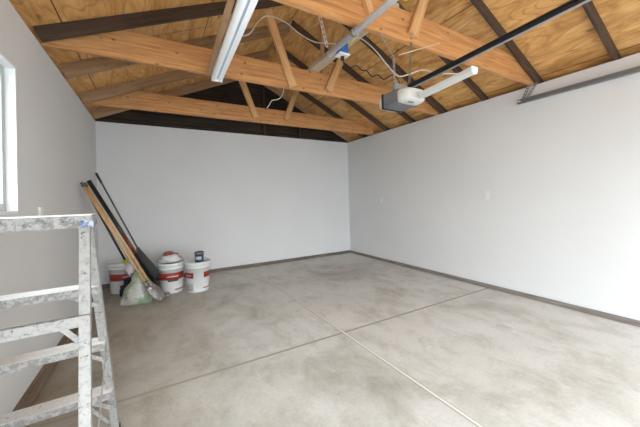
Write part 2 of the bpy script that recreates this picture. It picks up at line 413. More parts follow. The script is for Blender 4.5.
# window in the left wall
wy0, wy1, wz0, wz1 = WIN
bm = BM(); e = 0.018; xi = xL+0.002; xo = xL-T
for a, b_ in (((xo, wy0, wz0), (xi, wy0+e, wz1)), ((xo, wy1-e, wz0), (xi, wy1, wz1)), ((xo, wy0+e, wz1-e), (xi, wy1-e, wz1)), ((xo, wy0+e, wz0), (xi, wy1-e, wz0+e))):
    box(bm, a, b_, 0.002)
win = struct(obj('window_1', bm, M['window_white']))
bm = BM(); fx0, fx1 = xL-0.085, xL-0.045; f_ = 0.045
yy0, yy1, zz0, zz1 = wy0+e, wy1-e, wz0+e, wz1-e
ymid = (wy0+wy1)/2
box(bm, (fx0, yy0, zz0), (fx1, yy0+f_, zz1), 0.003); box(bm, (fx0, yy1-f_, zz0), (fx1, yy1, zz1), 0.003)
box(bm, (fx0, yy0+f_, zz0), (fx1, yy1-f_, zz0+f_), 0.003); box(bm, (fx0, yy0+f_, zz1-f_), (fx1, yy1-f_, zz1), 0.003)
box(bm, (fx0+0.004, ymid-0.022, zz0+f_), (fx1+0.004, ymid+0.022, zz1-f_), 0.003)
obj('window_frame', bm, M['vinyl'], win)
obj('pane', box(BM(), (fx0+0.015, yy0+f_, zz0+f_), (fx0+0.02, ymid-0.022, zz1-f_)), M['glass'], win)
obj('pane', box(BM(), (fx0+0.015, ymid+0.022, zz0+f_), (fx0+0.02, yy1-f_, zz1-f_)), M['glass'], win)

# ------------------------------------------------------------------ rafters
def rafter(side, y, material, label, deep=0):
    sl = SR_ if side > 0 else SL_
    ct = 1/math.sqrt(1+sl*sl)
    xe = xR if side > 0 else xL
    run = -0.004 if deep else 0.30
    rd = deep or RD
    dep = rd*ct - 0.004; off = RD - rd/2
    p0 = (xe + side*run, y, H + off - sl*run); p1 = (XC + side*0.0, y, slope_z(XC) + off)
    o = lumber('rafter', p0, p1, 0.038, dep, material, clip=[((XC + side*0.001, y, 0), (-side, 0, 0))])
    return tag(o, label, 'rafter', None)
ordn = ['Dark brown rafter on the right roof slope nearest the camera, foot at upper right corner',
        'Dark brown rafter running down beside the right end of the nearest ceiling tie beam',
        'Dark rafter ending on the right wall just behind the white tip of the opener light',
        'Dark rafter meeting the right wall just behind the garage door opener motor',
        'Dark rafter on the right slope, foot just left of the opener motor box',
        'Dark rafter on the right slope meeting the wall midway between motor box and back corner',
        'Dark rafter on the right slope passing behind the right end of the farthest tie beam']
for y, lb in zip((0.955, 1.585, 2.205, 2.82, 3.44, 4.06, 4.70), ordn):
    rafter(1, y, M['dark'], lb)
rafter(1, 5.22, M['old'], 'Lighter brown rafter on the right slope right against the dark back gable')
rafter(-1, 2.835, M['dark'], 'Near-black rafter on the left roof slope along the middle tie beam', 0.115)
rafter(-1, 3.50, M['old'], 'Brown rafter on the left slope, first one beyond the near-black rafter', 0.14)
rafter(-1, 4.31, M['old'], 'Brown rafter on the left slope beside the left end of the farthest tie beam', 0.14)
rafter(-1, 5.02, M['old'], 'Last brown rafter on the left slope in front of the dark back gable', 0.14)

# ------------------------------------------------------------------ trusses (tie beam with its V webs)
CH = 0.245
def truss(y, label, webs, material, ct=0.04, ch=CH):
    t = thing('roof_truss', (XC, y+ct/2, H), label, 'roof truss', None)
    cl = [((xR, y, H+RD-0.004), (SR_, 0, 1)), ((xL, y, H+RD-0.004), (-SL_, 0, 1))]
    lumber('tie_beam', (xL-0.0, y+ct/2, H+ch/2+0.001), (xR, y+ct/2, H+ch/2+0.001), ct, ch, material, t, clip=cl)
    for (x0, z0, x1, z1, wd, mm) in webs:
        lumber('web', (x0, y-0.021, z0), (x1, y-0.021, z1), wd, 0.038, mm, t, upv=(0,1,0))
    return t
def web(x0, z0, slope_dx, wd=0.088, mm=None, zt=None):
    """from (x0,z0) upward with dx/dz = slope_dx to the rafters"""
    z = z0
    while True:
        z += 0.02; x = x0 + slope_dx*(z-z0)
        if z > slope_z(x) - 0.03 or (zt and z > zt): break
    return (x0, z0, x, z, wd, mm or M['fir_pale'])
truss(1.615, 'Orange fir tie beam with two webs, nearest the camera, above the opener rail',
      [web(1.385, 2.50, -0.42, 0.055, M['fir_pale'], zt=None), web(1.79, 2.49, 0.42, 0.085)], M['fir'])
truss(2.90, 'Orange fir tie beam with two V webs, its left end behind the white strip light',
      [web(1.345, 2.455, -0.36), web(1.80, 2.48, 0.46)], M['fir'])
truss(4.40, 'Farthest reddish fir tie beam with two V webs in front of the dark gable',
      [web(1.40, 2.50, -0.38), web(1.90, 2.52, 0.40)], M['fir'], ch=0.235)
# stringer on top of tie beams
tag(lumber('wooden_stringer', (1.625, 1.62, H+CH+0.022), (1.625, 3.05, H+CH+0.022), 0.12, 0.038, M['grey_wood']),
    'Grey weathered board lying across the two nearer tie beams above the metal pipe', 'board')
# plywood hanger slat and perforated strap
tag(lumber('wooden_hanger', (1.80, 2.99, 2.62), (1.80, 2.99, 3.36), 0.05, 0.025, M['old'], upv=(0,1,0)),
    'Thin dark wooden hanger strip behind the metal pipe near the perforated strap', 'wood strip')
def perforated(bm, p0, p1, wd, th, normal, n):
    """flat strap with real punched slots: built as rails and bridges"""
    p0, p1 = Vector(p0), Vector(p1); d = (p1-p0).normalized(); nn = Vector(normal).normalized(); s = d.cross(nn).normalized()
    for k in (-1, 1):
        beam(bm, p0+s*k*wd*0.36, p1+s*k*wd*0.36, wd*0.28, th, nn, 0)
    L = (p1-p0).length
    for k in range(n+1):
        c = p0 + d*(L*k/n)
        beam(bm, c-d*L/n*0.17, c+d*L/n*0.17, wd*0.5, th*0.98, nn, 0)
    return bm
o = obj('perforated_strap', perforated(BM(), (1.165, 2.02, 2.86), (1.262, 2.02, 2.475), 0.03, 0.003, (0,-1,0), 10), M['galv'], origin=(1.2, 2.02, 2.6))
tag(o, 'Galvanised perforated metal strap slanting down to the end of the round pipe', 'metal strap')

# ------------------------------------------------------------------ metal pipe and blue box
bm = BM(); tube(bm, [(1.255, 0.55, 2.40), (1.262, 1.99, 2.40)], 0.0235, 20, False)
t = thing('metal_pipe', (1.26, 1.6, 2.40), 'Shiny galvanised round pipe running overhead under the nearest tie beam', 'pipe')
obj('pipe_body', bm, M['galv'], t)
obj('pipe_clamp', tube(BM(), [(1.256, 1.615, 2.40), (1.257, 1.66, 2.40)], 0.027, 20, False), M['galv_dull'], t)
t = thing('junction_box', (1.385, 1.95, 2.38), 'Blue plastic electrical box hanging at the end of the galvanised pipe', 'electrical box')
obj('box_body', box(BM(), (1.325, 1.925, 2.405), (1.408, 1.985, 2.505), 0.006), M['blue_plastic'], t)
obj('cover_plate', box(BM(), (1.317, 1.915, 2.390), (1.418, 1.995, 2.405), 0.004), M['white_plastic'], t)
bm = BM(); lathe(bm, (1.365, 1.95, 2.355), [(0.0,0),(0.014,0),(0.016,0.006),(0.016,0.028),(0.0,0.028)], 16)
obj('plug', bm, M['wire_black'], t)

# cables
def cable(name, pts, r, mm, label, cat='cable'):
    o = obj(name, tube(BM(), pts, r, 6), mm, origin=pts[0]); return tag(o, label, cat)
cable('electrical_cable', [(0.70,2.5,2.66),(0.765,2.5,2.70),(0.84,2.5,2.823),(0.936,2.5,2.905),(1.059,2.4,2.829),(1.157,2.3,2.695),(1.252,2.2,2.598),(1.330,1.99,2.50)], 0.0055, M['wire_white'],
      'White cable looping from the strip light across to the blue electrical box')
cable('electrical_cable', [(1.412,1.95,2.49),(1.50,1.95,2.57),(1.574,1.95,2.582),(1.672,1.9,2.487),(1.768,1.85,2.348),(1.832,1.8,2.254),(1.922,1.75,2.269),(2.014,1.7,2.302),(2.065,1.6,2.247),(2.16,1.45,2.20)], 0.0055, M['wire_white'],
      'White cable sagging from the blue box towards the space above the opener motor')
cable('electrical_cable', [(1.40,1.918,2.49),(1.405,1.90,2.468),(1.432,1.85,2.506),(1.457,1.8,2.583),(1.498,1.75,2.63),(1.53,1.68,2.66),(1.56,1.60,2.73),(1.753,1.60,2.76),(1.83,1.58,2.84)], 0.0042, M['wire_yellow'],
      'Yellow cable rising from the blue box behind the pipe over the nearest tie beam')
cable('electrical_cable', [(1.239,2.885,2.43),(1.225,2.885,2.36),(1.18,2.885,2.30),(1.10,2.885,2.27),(1.076,2.885,2.229),(1.042,2.88,2.182)], 0.0045, M['wire_white'],
      'Short white cable end dangling below the middle tie beam')
cable('power_cord', [(1.365,1.95,2.358),(1.39,1.94,2.30),(1.422,1.9,2.288),(1.45,1.88,2.30),(1.484,1.85,2.256),(1.515,1.83,2.25),(1.544,1.8,2.196),(1.585,1.78,2.21),(1.625,1.75,2.171),(1.672,1.7,2.195),(1.66,1.62,2.10),(1.62,1.6,1.99)], 0.005, M['wire_black'],
      'Black wavy power cord from the blue box down to the opener motor', 'power cord')
cable('thin_cord', [(1.59,1.55,2.27),(2.024,1.56,2.46),(2.10,1.58,2.50)], 0.0035, M['wire_cream'], 'Thin cream cord rising from the opener hanger to the nearest tie beam', 'cord')
cable('thin_cord', [(2.42,1.70,2.72),(3.3,1.78,3.30)], 0.0035, M['wire_cream'], 'Thin cream cord slanting up over the right roof slope past the dark rafters', 'cord')

# ------------------------------------------------------------------ overhead strip light
t = thing('strip_light', (0.54, 2.2, H-0.02), 'Long white two-tube strip light fixed under the tie beams at left', 'strip light')
a = Vector((0.548, 2.885, 0)); b_ = Vector((0.455, 0.35, 0)); d = (b_-a).normalized(); s = Vector((d.y, -d.x, 0))  # s points to +x... sign below
if s.x < 0: s = -s
def lb(off, z): return tuple(a+s*off+Vector((0,0,z))), tuple(b_+s*off+Vector((0,0,z)))
p, q = lb(0, H-0.020); obj('housing', beam(BM(), p, q, 0.10, 0.035, bev=0.004), M['white_metal'], t)
for k in (-1, 1):
    p, q = lb(k*0.028, H-0.050); obj('light_tube', tube(BM(), [p, q], 0.019, 14, False), M['tube'], t)
p, q = lb(0, H-0.041); obj('reflector_ridge', beam(BM(), p, q, 0.022, 0.012, bev=0.002), M['blue_metal'], t)
ee = a - d*0.004
obj('end_cap', beam(BM(), tuple(ee+Vector((0,0,H-0.036))), tuple(ee-d*-0.012+Vector((0,0,H-0.036))), 0.102, 0.064, bev=0.003), M['white_metal'], t)
tag(lumber('mounting_board', (0.472, 2.90, H-0.012), (0.365, 0.35, H-0.012), 0.04, 0.02, M['old']), 'Thin brown board running alongside the left edge of the long strip light', 'board')

# ------------------------------------------------------------------ opener: motor, rail, light, hangers
t = thing('garage_door_opener', (1.52, 1.45, 1.86), 'Garage door opener motor with grey case and white lenses hanging overhead', 'garage door opener')
obj('motor_case', box(BM(), (1.440, 1.425, 1.857), (1.630, 1.57, 1.959), 0.010), M['motor_grey'], t)
obj('seam_band', box(BM(), (1.436, 1.565, 1.853), (1.634, 1.582, 1.963), 0.004), M['black_metal'], t)
def lens(y0, y1):
    bm = BM(); n = 8; rings = []
    for i in range(n+1):
        t_ = i/n; y = y0+(y1-y0)*t_; k = math.sqrt(max(0, 1-(t_*0.93)**3.0))
        cx, cz = 1.535, 1.906
        hx, hz = 0.097*(0.45+0.55*k), 0.048*(0.40+0.60*k)
        ring = []
        for j in range(28):
            an = 2*math.pi*j/28; c_, s_ = math.cos(an), math.sin(an)
            ring.append(bm.verts.new((cx+hx*math.copysign(abs(c_)**0.45, c_), y, cz+hz*math.copysign(abs(s_)**0.45, s_))))
        rings.append(ring)
    for r0, r1 in zip(rings, rings[1:]):
        for j in range(28):
            f = bm.faces.new((r0[j], r0[(j+1)%28], r1[(j+1)%28], r1[j])); f.smooth = True
    bm.faces.new(rings[0]); bm.faces.new(rings[-1]); return bm
ln = obj('light_lens', lens(1.425, 1.335), M['lens'], t)
obj('light_lens', lens(1.582, 1.63), M['lens'], t)
obj('switch_slot', box(BM(), (1.49, 1.37, 1.855), (1.535, 1.382, 1.865), 0.002), M['motor_grey'], ln)
obj('mounting_bracket', beam(BM(), (1.50, 1.52, 2.01), (1.62, 1.52, 2.01), 0.03, 0.05, bev=0.002), M['galv_dull'], t)
bm = BM(); beam(bm, (1.52, 1.40, 1.978), (1.52, -0.95, 2.072), 0.030, 0.007, bev=0.001); beam(bm, (1.52, 1.40, 1.965), (1.52, -0.95, 2.059), 0.010, 0.024, bev=0.001)
obj('opener_rail', bm, M['black_metal'], t)
obj('rail_flange', beam(BM(), (1.52, 1.38, 1.952), (1.52, -0.95, 2.046), 0.016, 0.004, bev=0.001), M['galv_dull'], t)
# hangers
bm = BM(); perforated(bm, (1.59, 1.60, 1.99), (1.59, 1.60, 2.28), 0.02, 0.003, (0,-1,0), 8)
perforated(bm, (1.59, 1.597, 2.27), (1.46, 1.612, 2.44), 0.012, 0.002, (0,-1,0), 8)
obj('hanger', bm, M['galv_dull'], t)
obj('hanger', perforated(BM(), (1.60, 1.47, 1.99), (1.79, 1.608, 2.44), 0.02, 0.003, (-1,0,0), 12), M['galv_dull'], t)
# light channel beside the rail
t = thing('strip_light', (1.55, 1.1, 1.90), 'Short white strip light with hexagonal end beside the black opener rail', 'strip light')
def hexbar(bm, p0, p1, wd, ht):
    p0, p1 = Vector(p0), Vector(p1); d, s, u_ = frame(p1-p0)
    pr = [(-.5,.5),(.5,.5),(.5,-.1),(.25,-.5),(-.25,-.5),(-.5,-.1)]
    A = [bm.verts.new(p0+s*x*wd+u_*z*ht) for x, z in pr]; B = [bm.verts.new(p1+s*x*wd+u_*z*ht) for x, z in pr]
    bm.faces.new(A); bm.faces.new(B[::-1])
    for i in range(6): bm.faces.new((A[i], A[(i+1)%6], B[(i+1)%6], B[i]))
    return bm
obj('housing', hexbar(BM(), (1.540, 1.31, 1.883), (1.535, 0.945, 1.905), 0.044, 0.036), M['lens'], t)
obj('end_cap', hexbar(BM(), (1.5351, 0.947, 1.905), (1.5348, 0.939, 1.9052), 0.048, 0.040), M['white_plastic'], t)

# ------------------------------------------------------------------ door track on the right wall
t = thing('door_track', (3.70, 0.6, 2.25), 'Grey steel garage door track mounted high along the right wall', 'door track')
bm = BM(); xa, xb = 3.675, 3.715; z0_, z1_ = 2.255, 2.300
box(bm, (xb-0.003, -0.6, z0_), (xb, 1.765, z1_)); box(bm, (xa, -0.6, z0_), (xb, 1.765, z0_+0.003)); box(bm, (xa, -0.6, z1_-0.003), (xb, 1.765, z1_))
box(bm, (xa, -0.6, z0_), (xa+0.003, 1.765, z0_+0.012)); box(bm, (xa, -0.6, z1_-0.012), (xa+0.003, 1.765, z1_))
obj('track_channel', bm, M['galv_dull'], t)
obj('bracket', perforated(BM(), (3.725, 1.74, 2.265), (3.725, 1.645, 2.47), 0.03, 0.004, (-1,0,0), 7), M['galv_dull'], t)
obj('bracket', perforated(BM(), (3.735, 1.715, 2.265), (3.735, 1.585, 2.45), 0.025, 0.004, (-1,0,0), 7), M['galv_dull'], t)
obj('bolt', tube(BM(), [(3.66, 1.74, 2.28), (3.735, 1.74, 2.28)], 0.008, 6, False), M['galv'], t)

# wall plates
def plate(x, y, z, nx, w_, h_, label, toggle):
    t = thing('wall_plate', (x, y, z), label, 'wall plate')
    x0, x1 = (x, x+0.006*nx)
    obj('plate', box(BM(), (min(x0,x1), y-w_/2, z-h_/2), (max(x0,x1), y+w_/2, z+h_/2), 0.0015), M['white_plastic'], t)
    if toggle: 
        obj('outlet_face', box(BM(), (min(x1,x1+nx*0.004), y-0.018, z-0.035), (max(x1,x1+nx*0.004), y+0.018, z+0.035), 0.001), M['white_plastic'], t)
plate(xR, 4.206, 1.158, -1, 0.075, 0.115, 'Small white outlet plate on the right wall, the one nearer the back corner', True)
plate(xR, 2.20, 1.208, -1, 0.075, 0.115, 'Small white outlet plate on the right wall, nearer the camera of the two', True)
t = thing('wall_plate', (xL, 2.86, 1.16), 'White outlet plate on the left wall seen edge-on above the ladder top', 'wall plate')
obj('plate', box(BM(), (xL, 2.80, 1.10), (xL+0.014, 2.875, 1.222), 0.003), M['white_plastic'], t)

# ------------------------------------------------------------------ step ladder
th = math.radians(2.0); U_ = Vector((math.cos(th), math.sin(th), 0)); V_ = Vector((-math.sin(th), math.cos(th), 0)); O = Vector((-0.425, 1.50, 0))
def LP(u_, v, z): return O + U_*u_ + V_*v + Vector((0,0,z))
t = thing('step_ladder', tuple(O), 'Paint-spattered aluminium stepladder standing at the left by the window', 'ladder')
bm = BM()
def obox(bm, u0, u1, v0, v1, z0, z1, bev=0.004):
    b2 = bmesh.new(); bmesh.ops.create_cube(b2, size=1)
    for v in b2.verts:
        uu = (u0+u1)/2+v.co.x*(u1-u0); vv = (v0+v1)/2+v.co.y*(v1-v0); zz = (z0+z1)/2+v.co.z*(z1-z0)
        v.co = LP(uu, vv, zz)
    if bev: bmesh.ops.bevel(b2, geom=b2.edges[:], offset=bev, segments=2, affect='EDGES')
    merge(bm, b2); return bm
cap_ = obj('top_cap', obox(BM(), -0.215, 0.212, -0.06, 0.075, 1.140, 1.188, 0.005), M['cap'], t)
obj('paint_smear', obox(BM(), 0.172, 0.2135, -0.0620, 0.02, 1.1395, 1.170, 0.002), M['blue_tape'], cap_)
obj('cap_top_layer', obox(BM(), -0.212, 0.209, -0.057, 0.072, 1.187, 1.1895, 0.001), M['alu_top'], cap_)
def rail_(sgn, v0, v1, u0, u1, fl):
    bm = BM(); p = LP(sgn*u0, v0, 1.135); q = LP(sgn*u1, v1, 0.0); d = (q-p).normalized()
    n_ = d.cross(U_).normalized()            # front/back direction
    # C channel: web plate in the u-normal plane plus two flanges
    wd = 0.036
    beam(bm, p, q, 0.003, wd, tuple(n_), 0)             # web: thin along u
    for k in (-1, 1):
        off = n_*(k*wd/2) - U_*sgn*0.0155
        beam(bm, p+off, q+off, 0.031, 0.003, tuple(n_), 0)
    return bm, n_, d
for sgn in (-1, 1):
    bm, n_, d = rail_(sgn, -0.045, -0.43, 0.20, 0.235, 1)
    r_ = obj('support_rail', bm, M['alu'], t)
    foot = LP(sgn*0.235, -0.43, 0); bm = BM(); obox(bm, sgn*0.235-0.028 if sgn>0 else -0.24, sgn*0.235+0.005 if sgn>0 else -0.235+0.028, -0.455, -0.405, 0, 0.03, 0.004)
    obj('rubber_foot', bm, M['black_metal'], r_)
    bm, n_, d = rail_(sgn, 0.045, 0.43, 0.20, 0.255, 1)
    r_ = obj('climbing_rail', bm, M['alu'], t)
    bm = BM(); obox(bm, 0.255-0.028 if sgn>0 else -0.26, 0.26 if sgn>0 else -0.255+0.028, 0.405, 0.455, 0, 0.03, 0.004)
    obj('rubber_foot', bm, M['black_metal'], r_)
# treads on the climbing side
for zt in (0.872, 0.585, 0.300):
    f_ = (1.135-zt)/1.135; vc = 0.045+0.385*f_; uw = 0.20+0.055*f_-0.004
    bm = obox(BM(), -uw, uw, vc-0.055, vc+0.035, zt-0.004, zt, 0.0015)
    tr_ = obj('tread', bm, M['tread_top'], t)
    bm = obox(BM(), -uw, uw, vc-0.058, vc-0.054, zt-0.032, zt-0.001, 0.001); obox(bm, -uw, uw, vc+0.033, vc+0.036, zt-0.03, zt-0.001, 0.001)
    obj('tread_flange', bm, M['alu_grey'], tr_)
    for sgn in (-1, 1):
        bm = beam(BM(), LP(sgn*(uw-0.105), vc-0.02, zt-0.03), LP(sgn*(uw+0.002), vc-0.02, zt-0.10), 0.018, 0.004, (0,1,0), 0)
        obj('tread_brace', bm, M['alu_grey'], tr_)
# horizontals on the support side
for zt in (0.814, 0.36):
    f_ = (1.135-zt)/1.135; vc = -0.045-0.385*f_; uw = 0.20+0.035*f_
    bm = obox(BM(), -uw, uw, vc-0.020, vc-0.017, zt-0.020, zt+0.020, 0.001)
    obox(bm, -uw, uw, vc-0.02, vc-0.002, zt+0.016, zt+0.020, 0.001)
    hb = obj('rear_brace', bm, M['alu'], t)
    for sgn in (-1, 1):
        obj('corner_brace', beam(BM(), LP(sgn*(uw-0.075), vc-0.018, zt-0.015), LP(sgn*(uw-0.01), vc-0.034, zt-0.085), 0.018, 0.004, (0,1,0), 0), M['alu'], hb)
# spreaders
for sgn in (-1, 1):
    pz = 0.50; f1 = (1.135-pz)/1.135
    obj('spreader', beam(BM(), LP(sgn*0.228, -0.045-0.385*0.72, 0.32), LP(sgn*0.222, 0.045+0.385*0.50, 0.555), 0.004, 0.014, bev=0), M['alu'], t)
obj('foot_brace', beam(BM(), LP(0.10, 0.36, 0.255), LP(0.218, 0.405, 0.07), 0.016, 0.004, (0,1,0), 0), M['alu'], t)

# ------------------------------------------------------------------ buckets
def bucket(loc, label, group, arcs, scale=1.0):
    x, y, z = loc; t = thing('paint_bucket', loc, label, 'bucket', group)
    k = scale; c = (x, y, z); hh = 0.385*k
    bm = BM(); lathe(bm, c, [(0,0.004),(0.128*k,0.004),(0.132*k,0.0),(0.136*k,0.01*k),(0.148*k,hh*0.80),(0.155*k,hh*0.80),(0.155*k,hh*0.825),(0.150*k,hh*0.83),(0.151*k,hh*0.90),(0.157*k,hh*0.90),(0.157*k,hh*0.92),(0.150*k,hh*0.925),(0.150*k,hh*0.96)])
    obj('bucket_body', bm, M['white_plastic'], t)
    bm = BM(); lathe(bm, c, [(0.153*k,hh*0.93),(0.161*k,hh*0.93),(0.162*k,hh*0.985),(0.157*k,hh),(0.147*k,hh),(0.144*k,hh*0.975),(0.0,hh*0.975)])
    obj('lid', bm, M['white_plastic'], t)
    face = math.atan2(-y, -x)
    def patch(nm, a0, a1, z0, z1, mm, par=None, off=0.0015):
        bm = BM(); r0 = (0.136+0.012*(z0/hh)/0.8)*k+off; r1 = (0.136+0.012*(z1/hh)/0.8)*k+off
        a, b_ = face+math.radians(a0), face+math.radians(a1)
        lathe(bm, c, [(r0-0.001, z0), (r0, z0+0.0005), (r1, z1-0.0005), (r1-0.001, z1)], 14, a, b_, False)
        return obj(nm, bm, mm, par or t)
    for (nm, a0, a1, z0, z1, mm, off) in arcs: patch(nm, a0, a1, z0*k, z1*k, M[mm], None, off)
    # wire bail hanging down
    bm = BM(); pts = []
    for i in range(13):
        an = math.pi*i/12
        pts.append((x+math.cos(face+math.pi/2)*0.16*k*math.cos(an)+math.cos(face)*0.03, y+math.sin(face+math.pi/2)*0.16*k*math.cos(an)+math.sin(face)*0.03, z+hh*0.86+math.sin(an)*(0.16*k if 'wire handle' in label else 0.03)))
    if 'wire handle' in label: obj('bail', tube(bm, pts, 0.0025, 6), M['galv_dull'], t)
    else: bm.free()
    return t, hh
def lettering(a0, a1, z, n, mm='label_white', h=0.012, off=0.0028):
    st = (a1-a0)/n
    return [('lettering', a0+st*i, a0+st*(i+0.72), z, z+h*(1 if i%3 else 0.75), mm, off) for i in range(n)]
B1 = (0.515, 4.38, 0.0); B2 = (0.195, 4.53, 0.0); B3 = (-0.395, 4.93, 0.0)
bucket(B1, 'White paint bucket with a dark blue can on its lid, rightmost of the three', None,
   [('label_band', -88, -22, 0.185, 0.255, 'red', 0.0015), ('label_band', 28, 80, 0.185, 0.255, 'red', 0.0015),
    ('label_stripe', 25, 70, 0.045, 0.058, 'red', 0.0015), ('label_text', -70, -25, 0.05, 0.12, 'label_grey', 0.0015), ('label_stripe', -70, -25, 0.03, 0.042, 'red', 0.0018)]
   + lettering(-70, -35, 0.212, 6, 'label_white', 0.012), 1.05)
bucket(B2, 'White paint bucket with wire handle and crumpled plastic on its lid, middle of three', None,
   [('label_band', -75, 72, 0.175, 0.265, 'red', 0.0015), ('label_panel', -18, 32, 0.155, 0.185, 'label_dark', 0.002), ('label_stripe', 15, 70, 0.04, 0.055, 'red', 0.0015)]
   + lettering(-22, 34, 0.212, 9), 1.05)
bucket(B3, 'White paint bucket with dark red label behind the seed bag, leftmost of the three', None,
   [('label_band', -70, 75, 0.165, 0.25, 'red', 0.0015), ('label_text', 5, 50, 0.04, 0.09, 'label_grey', 0.0015)] + lettering(0, 50, 0.20, 8), 1.08)
HB = 0.385*1.05*0.985
# can on right bucket
t = thing('small_can', (0.53, 4.33, HB), 'Small dark blue can standing on the lid of the rightmost bucket', 'can')
c = (0.53, 4.33, HB)
obj('can_body', lathe(BM(), c, [(0,0),(0.056,0),(0.057,0.004),(0.057,0.10),(0.0,0.10)], 28), M['can_blue'], t)
obj('lid', lathe(BM(), c, [(0.0,0.10),(0.061,0.10),(0.063,0.108),(0.063,0.132),(0.058,0.136),(0.054,0.128),(0,0.128)], 28), M['motor_grey'], t)
fa = math.atan2(-c[1], -c[0])
obj('label_band', lathe(BM(), c, [(0.0575,0.035),(0.0585,0.036),(0.0585,0.075),(0.0575,0.076)], 12, fa-0.9, fa+0.5, False), M['label_grey'], t)
# crumpled plastic on middle bucket
def lump(c, rx, ry, rz, seed, amp=0.25, sub=3, squash=True):
    from mathutils import noise
    b2 = bmesh.new(); bmesh.ops.create_icosphere(b2, subdivisions=sub, radius=1)
    for v in b2.verts:
        n = v.co.normalized(); k = 1 + amp*noise.noise(n*2.6+Vector((seed, seed*1.7, 0))) + amp*0.5*noise.noise(n*6+Vector((seed*3, 0, seed)))
        v.co = Vector((c[0]+n.x*rx*k, c[1]+n.y*ry*k, c[2]+n.z*rz*k))
        if squash and v.co.z < c[2]-rz*0.6: v.co.z = c[2]-rz*0.6
        
    for f in b2.faces: f.smooth = True
    return b2
bm = lump((B2[0]-0.01, B2[1]-0.02, HB+0.050), 0.125, 0.115, 0.07, 3.1, 0.5)
tag(obj('plastic_sheet', bm, M['cloth'], origin=(B2[0], B2[1], HB)), 'Crumpled white plastic sheet lying on the middle paint bucket', 'plastic sheet')
bm = lump((B2[0]-0.04, B2[1]-0.03, HB+0.128), 0.062, 0.045, 0.028, 5.3, 0.5, squash=False)
tag(obj('paint_rag', bm, M['brush_red'], origin=(B2[0]-0.04, B2[1], HB+0.09)), 'Rust-red crumpled rag on the plastic over the middle bucket', 'rag')
t = thing('paint_brush', (B2[0]+0.06, B2[1]-0.04, HB+0.10), 'Paint brush with rust-red handle lying on the plastic over the middle bucket', 'paint brush')
p = Vector((B2[0]+0.02, B2[1]-0.09, HB+0.135)); q = Vector((B2[0]+0.13, B2[1]-0.05, HB+0.105))
obj('handle', tube(BM(), [p, p.lerp(q,0.3), p.lerp(q,0.6)], 0.010, 10, False, rads=[0.007,0.013,0.009]), M['brush_red'], t)
obj('bristles', beam(BM(), p.lerp(q,0.6), q, 0.045, 0.018, bev=0.004), M['cloth'], t)
tag(obj('yellow_scrap', lump((0.235, 4.46, 0.022), 0.045, 0.03, 0.028, 8.2, 0.6), M['yellow'], origin=(0.235,4.46,0)), 'Small yellow scrap on the floor in front of the middle bucket', 'scrap')
tag(obj('debris_clump', lump((0.12, 4.30, 0.02), 0.05, 0.035, 0.03, 4.2, 0.6), M['steel'], origin=(0.12,4.30,0)), 'Small grey-brown debris clump on the floor before the middle bucket', 'debris')

# ------------------------------------------------------------------ bag, rag, navy bag
def bag(c, wx, wy, h, yaw):
    from mathutils import noise
    bm = BM(); n, mzz = 28, 16; rings = []
    cy_, sy_ = math.cos(yaw), math.sin(yaw)
    for j in range(mzz+1):
        t_ = j/mzz; z = h*t_
        k = (1-t_)**0.75*0.86+0.14*(1-t_*0.7); kx = wx*k; ky = wy*(math.sin(math.pi*min(1,0.35+0.65*t_)))*0.9+0.012
        ring = []
        for i in range(n):
            a = 2*math.pi*i/n; x = kx*math.cos(a)+0.05*t_; y = ky*math.sin(a)
            nn = noise.noise(Vector((x*9, y*9, z*9)))*0.022
            x += nn; y += nn*1.2
            ring.append(bm.verts.new((c[0]+x*cy_-y*sy_, c[1]+x*sy_+y*cy_, c[2]+z)))
        rings.append(ring)
    for a, b_ in zip(rings, rings[1:]):
        for i in range(n):
            f = bm.faces.new((a[i], a[(i+1)%n], b_[(i+1)%n], b_[i])); f.smooth = True
    bm.faces.new(rings[0][::-1]); bm.faces.new(rings[-1]); return bm
tag(obj('seed_bag', bag((-0.215, 4.28, 0.0), 0.20, 0.11, 0.42, math.radians(-15)), M['bag'], origin=(-0.185,4.26,0)),
    'White and green printed plastic bag slumped on the floor below the tool handles', 'bag')
tag(obj('navy_bag', lump((-0.315, 4.60, 0.082), 0.09, 0.08, 0.135, 6.1, 0.4), M['navy'], origin=(-0.315,4.60,0)),
    'Dark navy fabric bag between the leftmost bucket and the seed bag', 'bag')
tag(obj('pale_rag', lump((-0.265, 4.30, 0.43), 0.055, 0.05, 0.085, 2.2, 0.5, squash=False), M['rag'], origin=(-0.265,4.30,0.42)),
    'Pale pinkish rag bunched on top of the printed seed bag', 'rag')

# ------------------------------------------------------------------ tools leaning in the corner
def rod(parent, name, p, q, f0, f1, r0, r1, mm, seg=12):
    p, q = Vector(p), Vector(q); a, b_ = p.lerp(q, f0), p.lerp(q, f1)
    return obj(name, tube(BM(), [a, b_], r0, seg, False, rads=[r0, r1]), M[mm], parent)
